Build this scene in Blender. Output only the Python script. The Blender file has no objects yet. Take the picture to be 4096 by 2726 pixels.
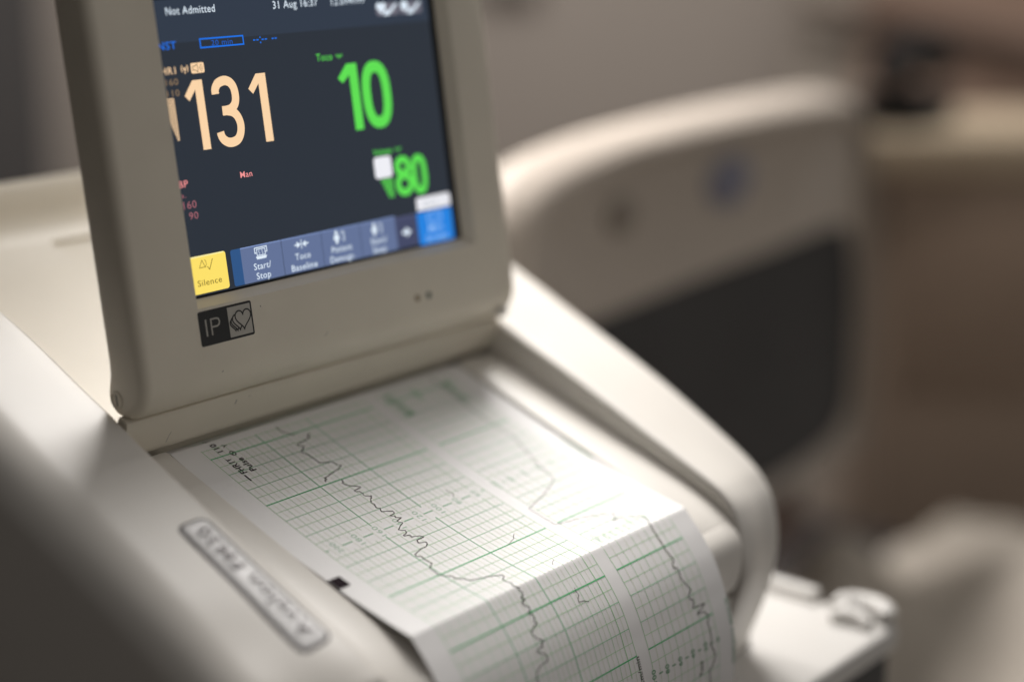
import bpy, bmesh, math, random
from mathutils import Vector, Matrix, noise

random.seed(7)
sc = bpy.context.scene
COL = sc.collection
MM = 0.001

# ------------------------------------------------------------------ camera, world, lamps, exposure
cam_d = bpy.data.cameras.new("camera")
cam = bpy.data.objects.new("camera", cam_d)
COL.objects.link(cam)
cam_d.sensor_fit = 'HORIZONTAL'
cam_d.sensor_width = 36
cam_d.lens = 60.54
cam_d.clip_start = 0.02
cam_d.clip_end = 60
right = Vector((0.64545, -0.7638, 0.0)).normalized()
down = Vector((-0.19783, -0.16717, -0.96588)).normalized()
fwd = Vector((0.73774, 0.62343, -0.259)).normalized()
M = Matrix((right, -down, -fwd)).transposed().to_4x4()
M.translation = Vector((-367.37, -448.62, 197.64)) * MM
cam.matrix_world = M
cam_d.dof.use_dof = True
cam_d.dof.focus_distance = 0.597
cam_d.dof.aperture_fstop = 2.3
sc.camera = cam

world = bpy.data.worlds.new("World")
sc.world = world
world.use_nodes = True
bg = world.node_tree.nodes['Background']
bg.inputs[0].default_value = (1.0, 0.955, 0.91, 1)
# the unseen rest of the room: added glow, brighter above and to the front right, dim below and left
wt = world.node_tree
w_tc = wt.nodes.new('ShaderNodeTexCoord')
w_dot = wt.nodes.new('ShaderNodeVectorMath')
w_dot.operation = 'DOT_PRODUCT'
w_dot.inputs[1].default_value = Vector((0.62, -0.45, 0.64)).normalized()
w_mr = wt.nodes.new('ShaderNodeMapRange')
w_mr.interpolation_type = 'SMOOTHSTEP'
w_mr.inputs['From Min'].default_value = -0.25
w_mr.inputs['From Max'].default_value = 1.0
w_mr.inputs['To Min'].default_value = 0.020
w_mr.inputs['To Max'].default_value = 0.40
wt.links.new(w_tc.outputs['Generated'], w_dot.inputs[0])
wt.links.new(w_dot.outputs['Value'], w_mr.inputs['Value'])
wt.links.new(w_mr.outputs['Result'], bg.inputs[1])


def area(name, loc, target, size, power, color, size_y=None):
    d = bpy.data.lights.new(name, 'AREA')
    d.energy = power
    d.color = color
    d.shape = 'RECTANGLE'
    d.size = size
    d.size_y = size_y or size
    o = bpy.data.objects.new(name, d)
    COL.objects.link(o)
    o.location = Vector(loc)
    o.rotation_euler = (Vector(target) - Vector(loc)).to_track_quat('-Z', 'Y').to_euler()
    return o


def spot(name, loc, target, power, color, cone, blend, radius):
    d = bpy.data.lights.new(name, 'SPOT')
    d.energy = power
    d.color = color
    d.spot_size = math.radians(cone)
    d.spot_blend = blend
    d.shadow_soft_size = radius
    o = bpy.data.objects.new(name, d)
    COL.objects.link(o)
    o.location = Vector(loc)
    o.rotation_euler = (Vector(target) - Vector(loc)).to_track_quat('-Z', 'Y').to_euler()
    return o


_R = Matrix.Rotation(math.radians(17.43), 3, 'X')
# the exam lamp whose pool of light falls on the chart from behind and to the right
spot("exam_lamp", _R @ Vector((0.38, 0.31, 0.45)), _R @ Vector((0.085, -0.125, 0.0)), 37, (1.0, 0.965, 0.93), 40, 0.5, 0.2)
spot("wall_fill_spot", (0.95, 0.55, 1.5), (1.62, 1.10, 0.05), 80, (1.0, 0.95, 0.90), 86, 0.5, 0.3)  # added spot that brightens the wall and cabinet
spot("bed_rail_fill_spot", (0.24, 0.42, 0.86), (0.46, 0.17, 0.02), 80, (1.0, 0.96, 0.93), 46, 0.8, 0.08)  # added spot that brightens the bed rail's rim

sc.view_settings.view_transform = 'Standard'
sc.view_settings.look = 'None'
sc.view_settings.exposure = 0.0
sc.view_settings.gamma = 1.0
sc.view_settings.use_curve_mapping = False
try:
    sc.cycles.use_denoising = True
    sc.cycles.max_bounces = 10
    sc.cycles.sample_clamp_indirect = 4.0
except Exception:
    pass

# ------------------------------------------------------------------ device frame (leans 17.4 degrees)
DEV = Matrix.Rotation(math.radians(17.43), 4, 'X')


# ------------------------------------------------------------------ materials
def srgb(r, g, b):
    f = lambda c: (c / 255 / 12.92) if c / 255 <= .04045 else ((c / 255 + .055) / 1.055) ** 2.4
    return (f(r), f(g), f(b))


def mat(name, col, rough=0.5, spec=0.5, var=0.04, scale=60.0, bump=0.0, bscale=900.0, bdist=0.00005,
        coat=0.0, emis=None, estr=1.0, metal=0.0):
    m = bpy.data.materials.new(name)
    m.use_nodes = True
    nt = m.node_tree
    p = nt.nodes['Principled BSDF']
    p.inputs['Roughness'].default_value = rough
    p.inputs['Specular IOR Level'].default_value = spec
    p.inputs['Metallic'].default_value = metal
    if coat:
        p.inputs['Coat Weight'].default_value = coat
        p.inputs['Coat Roughness'].default_value = 0.12
    p.inputs['Base Color'].default_value = (*col, 1)
    tc = nt.nodes.new('ShaderNodeTexCoord')
    if var:
        n = nt.nodes.new('ShaderNodeTexNoise')
        n.inputs['Scale'].default_value = scale
        n.inputs['Detail'].default_value = 5
        nt.links.new(tc.outputs['Object'], n.inputs['Vector'])
        mx = nt.nodes.new('ShaderNodeMix')
        mx.data_type = 'RGBA'
        mx.inputs[6].default_value = (*[c * (1 - var) for c in col], 1)
        mx.inputs[7].default_value = (*[min(1, c * (1 + var)) for c in col], 1)
        nt.links.new(n.outputs['Fac'], mx.inputs[0])
        nt.links.new(mx.outputs[2], p.inputs['Base Color'])
    if bump:
        n2 = nt.nodes.new('ShaderNodeTexNoise')
        n2.inputs['Scale'].default_value = bscale
        n2.inputs['Detail'].default_value = 3
        nt.links.new(tc.outputs['Object'], n2.inputs['Vector'])
        b = nt.nodes.new('ShaderNodeBump')
        b.inputs['Strength'].default_value = bump
        b.inputs['Distance'].default_value = bdist
        nt.links.new(n2.outputs['Fac'], b.inputs['Height'])
        nt.links.new(b.outputs['Normal'], p.inputs['Normal'])
    if emis:
        p.inputs['Emission Color'].default_value = (*emis, 1)
        p.inputs['Emission Strength'].default_value = estr
    return m


def glow(name, rgb255, s=1.0):
    """lit pixels of the monitor's screen: black glass that gives off its own colour"""
    c = srgb(*rgb255)
    m = mat(name, (0.01, 0.01, 0.012), 0.35, 0.3, var=0, emis=c, estr=s)
    return m


PLASTIC = mat("cream_plastic", (0.70, 0.668, 0.62), 0.42, 0.45, 0.05, 35, 0.5, 1400)
PLASTIC_D = mat("warm_beige_plastic", (0.67, 0.615, 0.515), 0.45, 0.45, 0.06, 35, 0.5, 1400)
PLASTIC_W = mat("white_plastic", (0.60, 0.585, 0.56), 0.4, 0.4, 0.02, 20, 0.1, 900)
DARK = mat("dark_plastic", (0.05, 0.05, 0.05), 0.5, 0.3, 0.1)
SLOT_SHADE = mat("slot_shade", (0.012, 0.012, 0.012), 0.7, 0.2, 0.1)
SCUFF = mat("pencil_scuff", (0.16, 0.155, 0.15), 0.6, 0.3, 0.3, 800)
PAPER = mat("chart_paper", (0.82, 0.81, 0.805), 0.5, 0.3, 0.012, 120, 0.15, 2500, 0.00002)
INK_THIN = mat("grid_ink_faint", (0.62, 0.71, 0.50), 0.6, 0.2, 0.03)
INK_MED = mat("grid_ink_medium", (0.38, 0.65, 0.36), 0.6, 0.2, 0.05)
INK_BOLD = mat("grid_ink_bold", (0.12, 0.51, 0.22), 0.6, 0.2, 0.05)
INK_GREEN = mat("print_ink_green", (0.28, 0.58, 0.35), 0.6, 0.2, 0.05)
INK_DARKGREEN = mat("print_ink_dark_green", (0.10, 0.30, 0.15), 0.6, 0.2, 0.05)
INK_PALE = mat("print_ink_pale_green", (0.48, 0.68, 0.52), 0.6, 0.2, 0.05)
INK_SMUDGE = mat("print_ink_mid_green", (0.17, 0.40, 0.22), 0.6, 0.2, 0.05)
INK_MARK = mat("print_mark_black", (0.03, 0.022, 0.026), 0.9, 0.03, 0.05)
INK_BLACK = mat("thermal_black", (0.045, 0.035, 0.04), 0.6, 0.2, 0.1)
INK_GREY = mat("thermal_grey", (0.20, 0.17, 0.18), 0.6, 0.2, 0.2, 700)
SCREEN = mat("lcd_black", (0.010, 0.011, 0.014), 0.25, 0.22, 0, emis=(0.019, 0.026, 0.038), estr=1.0)
SCREEN_HEAD = mat("lcd_header", (0.010, 0.011, 0.014), 0.25, 0.22, 0, emis=(0.025, 0.037, 0.060), estr=1.0)
GASKET = mat("lcd_gasket", (0.01, 0.01, 0.01), 0.6, 0.2, 0)
G_PEACH = glow("lit_peach", (250, 212, 168))
G_PEACH_D = glow("lit_peach_dim", (140, 116, 88))
G_GREEN = glow("lit_green", (92, 222, 80))
G_GREEN_D = glow("lit_green_dim", (74, 170, 70))
G_BLUE = glow("lit_blue", (10, 112, 232))
G_BLUE_D = glow("lit_blue_dim", (20, 88, 185))
G_WHITE = glow("lit_white", (225, 238, 250))
G_WHITE_B = glow("lit_white_block", (238, 238, 244))
G_SLATE = glow("lit_slate", (96, 112, 150))
G_SLATE_L = glow("lit_slate_edge", (128, 150, 200))
G_SLATE_D = glow("lit_slate_dark", (62, 68, 98))
G_NAVY = glow("lit_navy", (40, 82, 132))
G_YEL = glow("lit_yellow", (252, 224, 104))
G_YEL_L = glow("lit_yellow_edge", (255, 246, 180))
G_OLIVE = glow("lit_olive_text", (112, 90, 22))
G_PINK = glow("lit_pink", (245, 150, 150))
G_PINK_D = glow("lit_pink_dim", (160, 98, 108))
LABEL_K = mat("label_black", (0.016, 0.016, 0.017), 0.5, 0.4, 0.05)
LABEL_G = mat("label_grey", (0.42, 0.40, 0.36), 0.5, 0.4, 0.03)
BADGE = mat("badge_silver", (0.86, 0.85, 0.85), 0.42, 0.5, 0.02)
BADGE_T = mat("badge_lettering", (0.09, 0.07, 0.075), 0.4, 0.4, 0.05)
LED_A = mat("led_amber", (0.22, 0.15, 0.06), 0.3, 0.5, 0)
LED_G = mat("led_green", (0.02, 0.045, 0.03), 0.3, 0.5, 0)
RAILP = mat("bed_plastic", (0.52, 0.46, 0.40), 0.5, 0.3, 0.04, 14)
RAIL_D = mat("bed_opening_shade", (0.075, 0.073, 0.073), 0.8, 0.1, 0.2, 9)
BLUE_GREY = mat("button_blue_grey", (0.21, 0.21, 0.27), 0.5, 0.4, 0.05)
BROWN_B = mat("button_brown", (0.27, 0.23, 0.19), 0.5, 0.4, 0.05)
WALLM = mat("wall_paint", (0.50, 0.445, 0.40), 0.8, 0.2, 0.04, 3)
WALLD = mat("wall_shade_grey", (0.10, 0.095, 0.095), 0.8, 0.2, 0.05, 3)
WOOD_L = mat("light_wood", (0.74, 0.61, 0.45), 0.5, 0.3, 0.08, 8)
WOOD_D = mat("brown_wood", (0.46, 0.35, 0.27), 0.5, 0.3, 0.15, 6)
WOOD_R = mat("reddish_wood", (0.46, 0.32, 0.25), 0.6, 0.3, 0.12, 3)
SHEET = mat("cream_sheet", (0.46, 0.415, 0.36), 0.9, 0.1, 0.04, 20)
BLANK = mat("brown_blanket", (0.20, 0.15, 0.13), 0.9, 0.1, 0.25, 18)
FLOORM = mat("floor_vinyl", (0.22, 0.19, 0.17), 0.5, 0.3, 0.1, 4)
PHONE = mat("phone_black", (0.02, 0.02, 0.022), 0.5, 0.3, 0.1)


# ------------------------------------------------------------------ helpers
def link(name, me, parent=None, mats=None, mw=None):
    o = bpy.data.objects.new(name, me)
    COL.objects.link(o)
    if mats:
        for m in (mats if isinstance(mats, (list, tuple)) else [mats]):
            me.materials.append(m)
    if parent is not None:
        o.parent = parent
    elif mw is not None:
        o.matrix_world = mw
    return o


def tag(o, label=None, cat=None, group=None, kind=None):
    for k, v in (('label', label), ('category', cat), ('group', group), ('kind', kind)):
        if v:
            o[k] = v
    return o


def empty(name, mw=None):
    o = bpy.data.objects.new(name, None)
    COL.objects.link(o)
    if mw is not None:
        o.matrix_world = mw
    o.empty_display_size = 0.02
    return o


def smooth(me, ang=35):
    for p in me.polygons:
        p.use_smooth = True
    me.set_sharp_from_angle(angle=math.radians(ang))


def loft(rings, closed=True, caps=True, name="loft"):
    """rings: list of lists of (x,y,z) mm"""
    bm = bmesh.new()
    vs = [[bm.verts.new(Vector(p) * MM) for p in r] for r in rings]
    n = len(rings[0])
    for a, b in zip(vs[:-1], vs[1:]):
        for i in range(n if closed else n - 1):
            j = (i + 1) % n
            bm.faces.new((a[i], a[j], b[j], b[i]))
    if caps:
        bm.faces.new(vs[0][::-1])
        bm.faces.new(vs[-1])
    bmesh.ops.recalc_face_normals(bm, faces=bm.faces)
    me = bpy.data.meshes.new(name)
    bm.to_mesh(me)
    bm.free()
    return me


def inset(poly, d):
    """move each vertex of a closed 2D polygon inward by d"""
    n = len(poly)
    A = sum(poly[i][0] * poly[(i + 1) % n][1] - poly[(i + 1) % n][0] * poly[i][1] for i in range(n))
    s = 1 if A > 0 else -1
    out = []
    for i in range(n):
        p0, p1, p2 = Vector(poly[i - 1]), Vector(poly[i]), Vector(poly[(i + 1) % n])
        e1 = (p1 - p0).normalized()
        e2 = (p2 - p1).normalized()
        n1 = Vector((-e1.y, e1.x)) * s
        n2 = Vector((-e2.y, e2.x)) * s
        m = (n1 + n2)
        if m.length < 1e-6:
            m = n1
        m.normalize()
        k = min(1.6, 1 / max(0.4, m.dot(n1)))
        q = p1 + m * d * k
        out.append((q.x, q.y))
    return out


def subdiv(poly, k=4):
    """Catmull-Rom on an open list of points"""
    P = [Vector(p) for p in poly]
    out = []
    for i in range(len(P) - 1):
        p0, p1, p2, p3 = P[max(i - 1, 0)], P[i], P[i + 1], P[min(i + 2, len(P) - 1)]
        for j in range(k):
            t = j / k
            q = 0.5 * ((2 * p1) + (p2 - p0) * t + (2 * p0 - 5 * p1 + 4 * p2 - p3) * t * t + (3 * p1 - p0 - 3 * p2 + p3) * t ** 3)
            out.append(tuple(q))
    out.append(tuple(P[-1]))
    return out


def lerp_poly(a, b, t):
    return [(p[0] * (1 - t) + q[0] * t, p[1] * (1 - t) + q[1] * t) for p, q in zip(a, b)]


def box_bm(bm, x0, x1, y0, y1, z0, z1, bev=0, seg=3):
    g = bmesh.ops.create_cube(bm, size=1)
    for v in g['verts']:
        v.co = Vector(((x0 + x1) / 2 + v.co.x * (x1 - x0), (y0 + y1) / 2 + v.co.y * (y1 - y0), (z0 + z1) / 2 + v.co.z * (z1 - z0))) * MM
    if bev:
        es = list({e for v in g['verts'] for e in v.link_edges})
        bmesh.ops.bevel(bm, geom=es, offset=bev * MM, segments=seg, profile=0.5, affect='EDGES')


def box(name, x0, x1, y0, y1, z0, z1, m, parent=None, bev=0, mw=None, seg=3):
    bm = bmesh.new()
    box_bm(bm, x0, x1, y0, y1, z0, z1, bev, seg)
    me = bpy.data.meshes.new(name)
    bm.to_mesh(me)
    bm.free()
    smooth(me)
    return link(name, me, parent, m, mw)


# flat drawing kit: everything is 2D polygons (mm) pushed through a surface function
class Draw:
    def __init__(self, surf):
        self.surf = surf
        self.v, self.f, self.mi, self.mats = [], [], [], []

    def m(self, mt):
        if mt not in self.mats:
            self.mats.append(mt)
        return self.mats.index(mt)

    def poly(self, pts, mt, h=0.0):
        i0 = len(self.v)
        self.v += [self.surf(p[0], p[1], h) for p in pts]
        self.f.append(list(range(i0, i0 + len(pts))))
        self.mi.append(self.m(mt))

    def rect(self, x0, y0, x1, y1, mt, h=0.0):
        self.poly([(x0, y0), (x1, y0), (x1, y1), (x0, y1)], mt, h)

    def rrect(self, x0, y0, x1, y1, r, mt, h=0.0, corners=(1, 1, 1, 1)):
        pts = []
        for (cx, cy, a0, on) in ((x1 - r, y1 - r, 0, corners[0]), (x0 + r, y1 - r, 90, corners[1]), (x0 + r, y0 + r, 180, corners[2]), (x1 - r, y0 + r, 270, corners[3])):
            if on:
                for k in range(6):
                    a = math.radians(a0 + 18 * k)
                    pts.append((cx + r * math.cos(a), cy + r * math.sin(a)))
            else:
                a = math.radians(a0 + 45)
                pts.append((cx + r * (1 if math.cos(a) > 0 else -1), cy + r * (1 if math.sin(a) > 0 else -1)))
        self.poly(pts, mt, h)

    def line(self, pts, w, mt, h=0.0, closed=False, step=None):
        P = [Vector(p) for p in pts]
        if closed:
            P.append(P[0])
        if step:
            Q = [P[0]]
            for a, b in zip(P[:-1], P[1:]):
                n = max(1, int((b - a).length / step))
                Q += [a.lerp(b, (k + 1) / n) for k in range(n)]
            P = Q
        # mitred ribbon
        L, R = [], []
        n = len(P)
        for i in range(n):
            if closed:
                a, c = P[i - 1 if i else n - 2], P[(i + 1) if i < n - 1 else 1]
            else:
                a, c = P[max(i - 1, 0)], P[min(i + 1, n - 1)]
            b = P[i]
            d1 = (b - a).normalized() if (b - a).length > 1e-9 else (c - b).normalized()
            d2 = (c - b).normalized() if (c - b).length > 1e-9 else d1
            t = d1 + d2
            t = t.normalized() if t.length > 1e-3 else d1
            nn = Vector((-t.y, t.x))
            k = 1 / max(0.55, abs(nn.dot(Vector((-d1.y, d1.x)))))
            L.append(b + nn * w / 2 * k)
            R.append(b - nn * w / 2 * k)
        for i in range(n - 1):
            self.poly([R[i], R[i + 1], L[i + 1], L[i]], mt, h)

    def arc(self, cx, cy, rx, ry, a0, a1, w, mt, h=0.0, n=24):
        self.line([(cx + rx * math.cos(math.radians(a0 + (a1 - a0) * k / n)), cy + ry * math.sin(math.radians(a0 + (a1 - a0) * k / n))) for k in range(n + 1)], w, mt, h)

    def disc(self, cx, cy, r, mt, h=0.0, ry=None):
        self.poly([(cx + r * math.cos(k * math.pi / 9), cy + (ry or r) * math.sin(k * math.pi / 9)) for k in range(18)], mt, h)

    def text(self, s, x, y, height, mt, h=0.0, width=None, bold=0.0, fn=None, align='LEFT', sub=False):
        """letters with cap height `height`, fitted to `width` mm if given"""
        cu = bpy.data.curves.new("t", 'FONT')
        cu.body = s
        cu.size = height / 0.72
        cu.resolution_u = 3
        cu.offset = bold * 0.35
        cu.space_character = 1.08
        ob = bpy.data.objects.new("t", cu)
        COL.objects.link(ob)
        bpy.context.view_layer.update()
        me = bpy.data.meshes.new_from_object(ob.evaluated_get(bpy.context.evaluated_depsgraph_get()))
        xs = [v.co.x for v in me.vertices]
        x0, x1 = min(xs), max(xs)
        sx = (width / (x1 - x0)) if width else 1.0
        wd = (x1 - x0) * sx
        ox = {'LEFT': 0, 'CENTER': -wd / 2, 'RIGHT': -wd}[align]
        i0 = len(self.v)
        for v in me.vertices:
            px, py = (v.co.x - x0) * sx + ox, v.co.y
            if fn:
                a, b = fn(px, py)
            else:
                a, b = x + px, y + py
            self.v.append(self.surf(a, b, h))
        k = self.m(mt)
        for p in me.polygons:
            self.f.append([i0 + i for i in p.vertices])
            self.mi.append(k)
        bpy.data.objects.remove(ob)
        bpy.data.curves.remove(cu)
        bpy.data.meshes.remove(me)

    def build(self, name, parent=None, mw=None, up=None):
        me = bpy.data.meshes.new(name)
        me.from_pydata([tuple(Vector(v) * MM) for v in self.v], [], self.f)
        for m_ in self.mats:
            me.materials.append(m_)
        for p, i in zip(me.polygons, self.mi):
            p.material_index = i
        if up is not None:
            for p in me.polygons:
                if p.normal.dot(up) < 0:
                    p.flip()
        me.update()
        return link(name, me, parent, None, mw)


# ------------------------------------------------------------------ the room (world frame)
def struct(o):
    o['kind'] = 'structure'
    return o


# floor
me = bpy.data.meshes.new("floor")
me.from_pydata([(-3, -3, -0.92), (6, -3, -0.92), (6, 6, -0.92), (-3, 6, -0.92)], [], [(0, 1, 2, 3)])
struct(link("floor", me, None, FLOORM))


def slab(name, p0, p1, z0, z1, thick, m, parent=None, bev=0):
    """upright slab between two plan points (mm); thickness goes away from the camera"""
    a, b = Vector((*p0, 0)), Vector((*p1, 0))
    L = (b - a).length
    ang = math.atan2(b.y - a.y, b.x - a.x)
    bm = bmesh.new()
    box_bm(bm, 0, L, 0, thick, z0, z1, bev)
    me = bpy.data.meshes.new(name)
    bm.to_mesh(me)
    bm.free()
    smooth(me)
    mw = Matrix.Translation(a * MM) @ Matrix.Rotation(ang, 4, 'Z')
    o = link(name, me, parent, m, None if parent else mw)
    if parent:
        o.matrix_basis = mw
    return o


# back wall of the room, square to the view
struct(slab("wall", (640, 2420), (2900, 40), -920, 1800, 80, WALLM))
tag(slab("wall_shade_slab", (560, 1750), (1080, 1640), -920, 1500, 60, WALLD),  # added dark slab, its grey stands in for unlit wall
    "dark grey partition in the shade behind the monitor's left side", "wall_shade_slab")
tag(slab("door_post", (1930, 925), (2000, 851), -920, 1500, 30, mat("post_paint", (0.52, 0.46, 0.40), 0.7, 0.2, 0.04, 3)),
    "pale upright door post on the wall behind the bed rail's right corner", "post")
tag(slab("wood_wall_panel", (1985, 845), (2300, 470), -920, 1500, 25, WOOD_R),
    "reddish brown wood panelling on the wall above the bedside cabinet", "panelling")
tag(slab("wall_dispenser", (1640, 1310), (1705, 1242), 45, 210, 30, mat("dispenser_white", (0.85, 0.84, 0.83), 0.5, 0.3, 0.03), bev=14),
    "small pale box on the grey wall right of the screen", "wall box")

# bedside cabinet
cab = empty("bedside_cabinet", Matrix.Translation(Vector((1.10, 0.28, -0.92))))
tag(cab, "brown bedside cabinet with a light wood top right of the bed rail", "cabinet")
cm = Matrix.Translation(Vector((-1.10, -0.28, 0.92)))


def cab_part(name, *a, **k):
    o = slab(name, *a, parent=cab, **k)
    o.matrix_basis = cm @ o.matrix_basis
    return o


cab_part("cabinet_top", (1068, 322), (1230, 130), -72, -30, 190, WOOD_L, bev=9)
cab_part("cabinet_body", (1088, 312), (1240, 133), -900, -74, 170, WOOD_D, bev=3)
cab_part("drawer_front", (1094, 300), (1232, 136), -290, -112, 10, mat("drawer_brown", (0.46, 0.345, 0.265), 0.5, 0.3, 0.2, 7), bev=3)

# dark telephone on the cabinet
ph = empty("telephone", Matrix.Translation(Vector((1.15, 0.33, -0.03))))
tag(ph, "black desk telephone standing on the light wood cabinet top", "telephone")
bm = bmesh.new()
box_bm(bm, -50, 34, -34, 36, 0.5, 34, 12)
me = bpy.data.meshes.new("base")
bm.to_mesh(me); bm.free(); smooth(me)
link("base", me, ph, PHONE)
bm = bmesh.new()
for k in range(13):
    t = k / 12
    g = bmesh.ops.create_uvsphere(bm, u_segments=12, v_segments=8, radius=(20 if k in (0, 1, 11, 12) else 13) * MM)
    for v in g['verts']:
        v.co += Vector((-52 + 88 * t, -5, 58 + 16 * math.sin(math.pi * t))) * MM
me = bpy.data.meshes.new("handset")
bm.to_mesh(me); bm.free(); smooth(me, 80)
link("handset", me, ph, PHONE)
# brown equipment arm that slopes down to the right behind the phone
d = Draw(None)


def tube(name, pts, r, m, parent=None, mw=None, seg=12):
    P = [Vector(p) for p in pts]
    rings = []
    prev = None
    for i, p in enumerate(P):
        t = (P[min(i + 1, len(P) - 1)] - P[max(i - 1, 0)]).normalized()
        a = Vector((0, 0, 1)) if abs(t.z) < 0.9 else Vector((1, 0, 0))
        u = t.cross(a).normalized()
        if prev is not None and u.dot(prev) < 0:
            u = -u
        prev = u
        w = t.cross(u)
        rr = r[i] if isinstance(r, (list, tuple)) else r
        rings.append([tuple(p + (u * math.cos(2 * math.pi * k / seg) + w * math.sin(2 * math.pi * k / seg)) * rr) for k in range(seg)])
    me = loft(rings, name=name)
    smooth(me, 60)
    return link(name, me, parent, m, mw)


o = tube("wall_handrail", [(1900, 900, 24), (1990, 800, 5), (2120, 640, -44), (2300, 420, -105)], 13, mat("handrail_brown", (0.20, 0.15, 0.125), 0.5, 0.3, 0.1))
tag(o, "dark brown sloping handrail on the panelling behind the telephone", "handrail")

# ------------------------------------------------------------------ hospital bed side rail
BR0, BR1 = Vector((345, 150)), Vector((757, 166))
bdir = (BR1 - BR0).normalized()
bed = empty("bed_side_rail", Matrix.Translation(Vector((BR0.x, BR0.y, 0)) * MM) @ Matrix.Rotation(math.atan2(bdir.y, bdir.x), 4, 'Z'))
tag(bed, "raised cream plastic hospital bed side rail with rounded top, blurred behind the monitor", "bed rail")
# outline in its own plane: (along, height)
outer = [(-4, -60), (-4, -15), (-2, 8), (4, 25), (16, 37), (36, 45), (87, 51), (156, 54), (240, 55), (320, 54.5), (385, 52), (414, 43), (430, 22), (439, -23), (446, -72), (450, -122),
         (452, -180), (450, -212), (420, -230), (300, -236), (150, -236), (30, -233), (0, -200), (-4, -120)]
holeo = [(44, -66), (60, -61), (137, -57.5), (220, -54), (300, -52), (360, -49.5), (400, -49), (426, -58), (439, -94), (443, -149), (442, -196), (420, -218), (364, -226),
         (306, -228), (180, -228), (60, -228), (44, -216), (40, -130)]


def closed_cr(poly, k=3):
    P = [Vector(p) for p in poly]
    n = len(P)
    out = []
    for i in range(n):
        p0, p1, p2, p3 = P[i - 1], P[i], P[(i + 1) % n], P[(i + 2) % n]
        for j in range(k):
            t = j / k
            out.append(tuple(0.5 * ((2 * p1) + (p2 - p0) * t + (2 * p0 - 5 * p1 + 4 * p2 - p3) * t * t + (3 * p1 - p0 - 3 * p2 + p3) * t ** 3)))
    return out


def resample(poly, c, n=120):
    """same number of points on outline and hole, matched by direction from a common centre"""
    P = [Vector(p) for p in closed_cr(poly, 6)]
    out = []
    for k in range(n):
        a = -2 * math.pi * k / n
        dv = Vector((math.cos(a) * 2.0, math.sin(a)))
        best = None
        for i in range(len(P)):
            p, q = P[i - 1] - Vector(c), P[i] - Vector(c)
            e = q - p
            den = dv.x * e.y - dv.y * e.x
            if abs(den) < 1e-9:
                continue
            t = (p.x * e.y - p.y * e.x) / den
            u = (p.x * dv.y - p.y * dv.x) / den
            if t > 0 and -1e-6 <= u <= 1 + 1e-6:
                best = t
        out.append(tuple(Vector(c) + dv * best))
    return out


O_, H_ = resample(outer, (238, -128)), resample(holeo, (238, -128))
T = 42
rings = []
prof = [('h', 2, 18), ('h', 0, 14), ('h', -1.5, 12.5), ('o', 30, 11.5), ('o', 28, 10), ('o', 26.5, 7), ('o', 24.5, 3), ('o', 21, 0.6), ('o', 16, 0), ('o', 10, 3), ('o', 5, 9), ('o', 1.6, 15), ('o', 0, 21), ('o', 0, T - 16), ('o', 4, T - 5), ('o', 14, T), ('h', -1, T), ('h', 2, T - 4)]
for which, ins, y in prof:
    if which == 'm':
        rings.append([(p[0], y, p[1]) for p in lerp_poly(inset(O_, 10), inset(H_, -1.5), 1 - ins if False else (0.42 if ins < .5 else .62))])
        continue
    base = O_ if which == 'o' else H_
    q = inset(base, ins if which == 'o' else -ins)
    if which == 'o':      # the roll is thick along the top and left, thin to the right and below
        def ff(p):
            return max(.2, min(1, (p[1] + 190) / 140)) * (1 - .75 * max(0, min(1, (p[0] - 395) / 40))) * (.84 + .45 * max(0, min(1, (110 - p[0]) / 90)))
        q = [(a[0] + (b[0] - a[0]) * ff(a), a[1] + (b[1] - a[1]) * ff(a)) for a, b in zip(base, q)]
    rings.append([(p[0], y, p[1]) for p in q])
rings.append(rings[0])
me = loft(rings[:-1] + [rings[0]], caps=False, name="frame")
smooth(me, 50)
link("frame", me, bed, RAILP)
me = loft([[(p[0], 14.5, p[1]) for p in inset(H_, -3)], [(p[0], 26, p[1]) for p in inset(H_, -3)]], name="opening_shade_fill")  # dark sheet fills the opening in place of the shade inside
link("opening_shade_fill", me, bed, RAIL_D)


def puck(name, x, z, r, m, parent, ry=None):
    n = 24
    rr = []
    for (s, y) in ((1, 13), (1, 10), (.85, 9)):
        rr.append([(x + r * s * math.cos(2 * math.pi * k / n), y, z + (ry or r) * s * math.sin(2 * math.pi * k / n)) for k in range(n)])
    me = loft(rr, name=name)
    smooth(me, 50)
    return link(name, me, parent, m)


puck("emblem", 244, 4, 27, BLUE_GREY, bed, 17)['label'] = "blue grey round emblem"
puck("emblem", 118, 0, 15, BROWN_B, bed, 12)['label'] = "dim brown round emblem"

# ------------------------------------------------------------------ bedding (lower right) and brown blanket behind it


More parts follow.
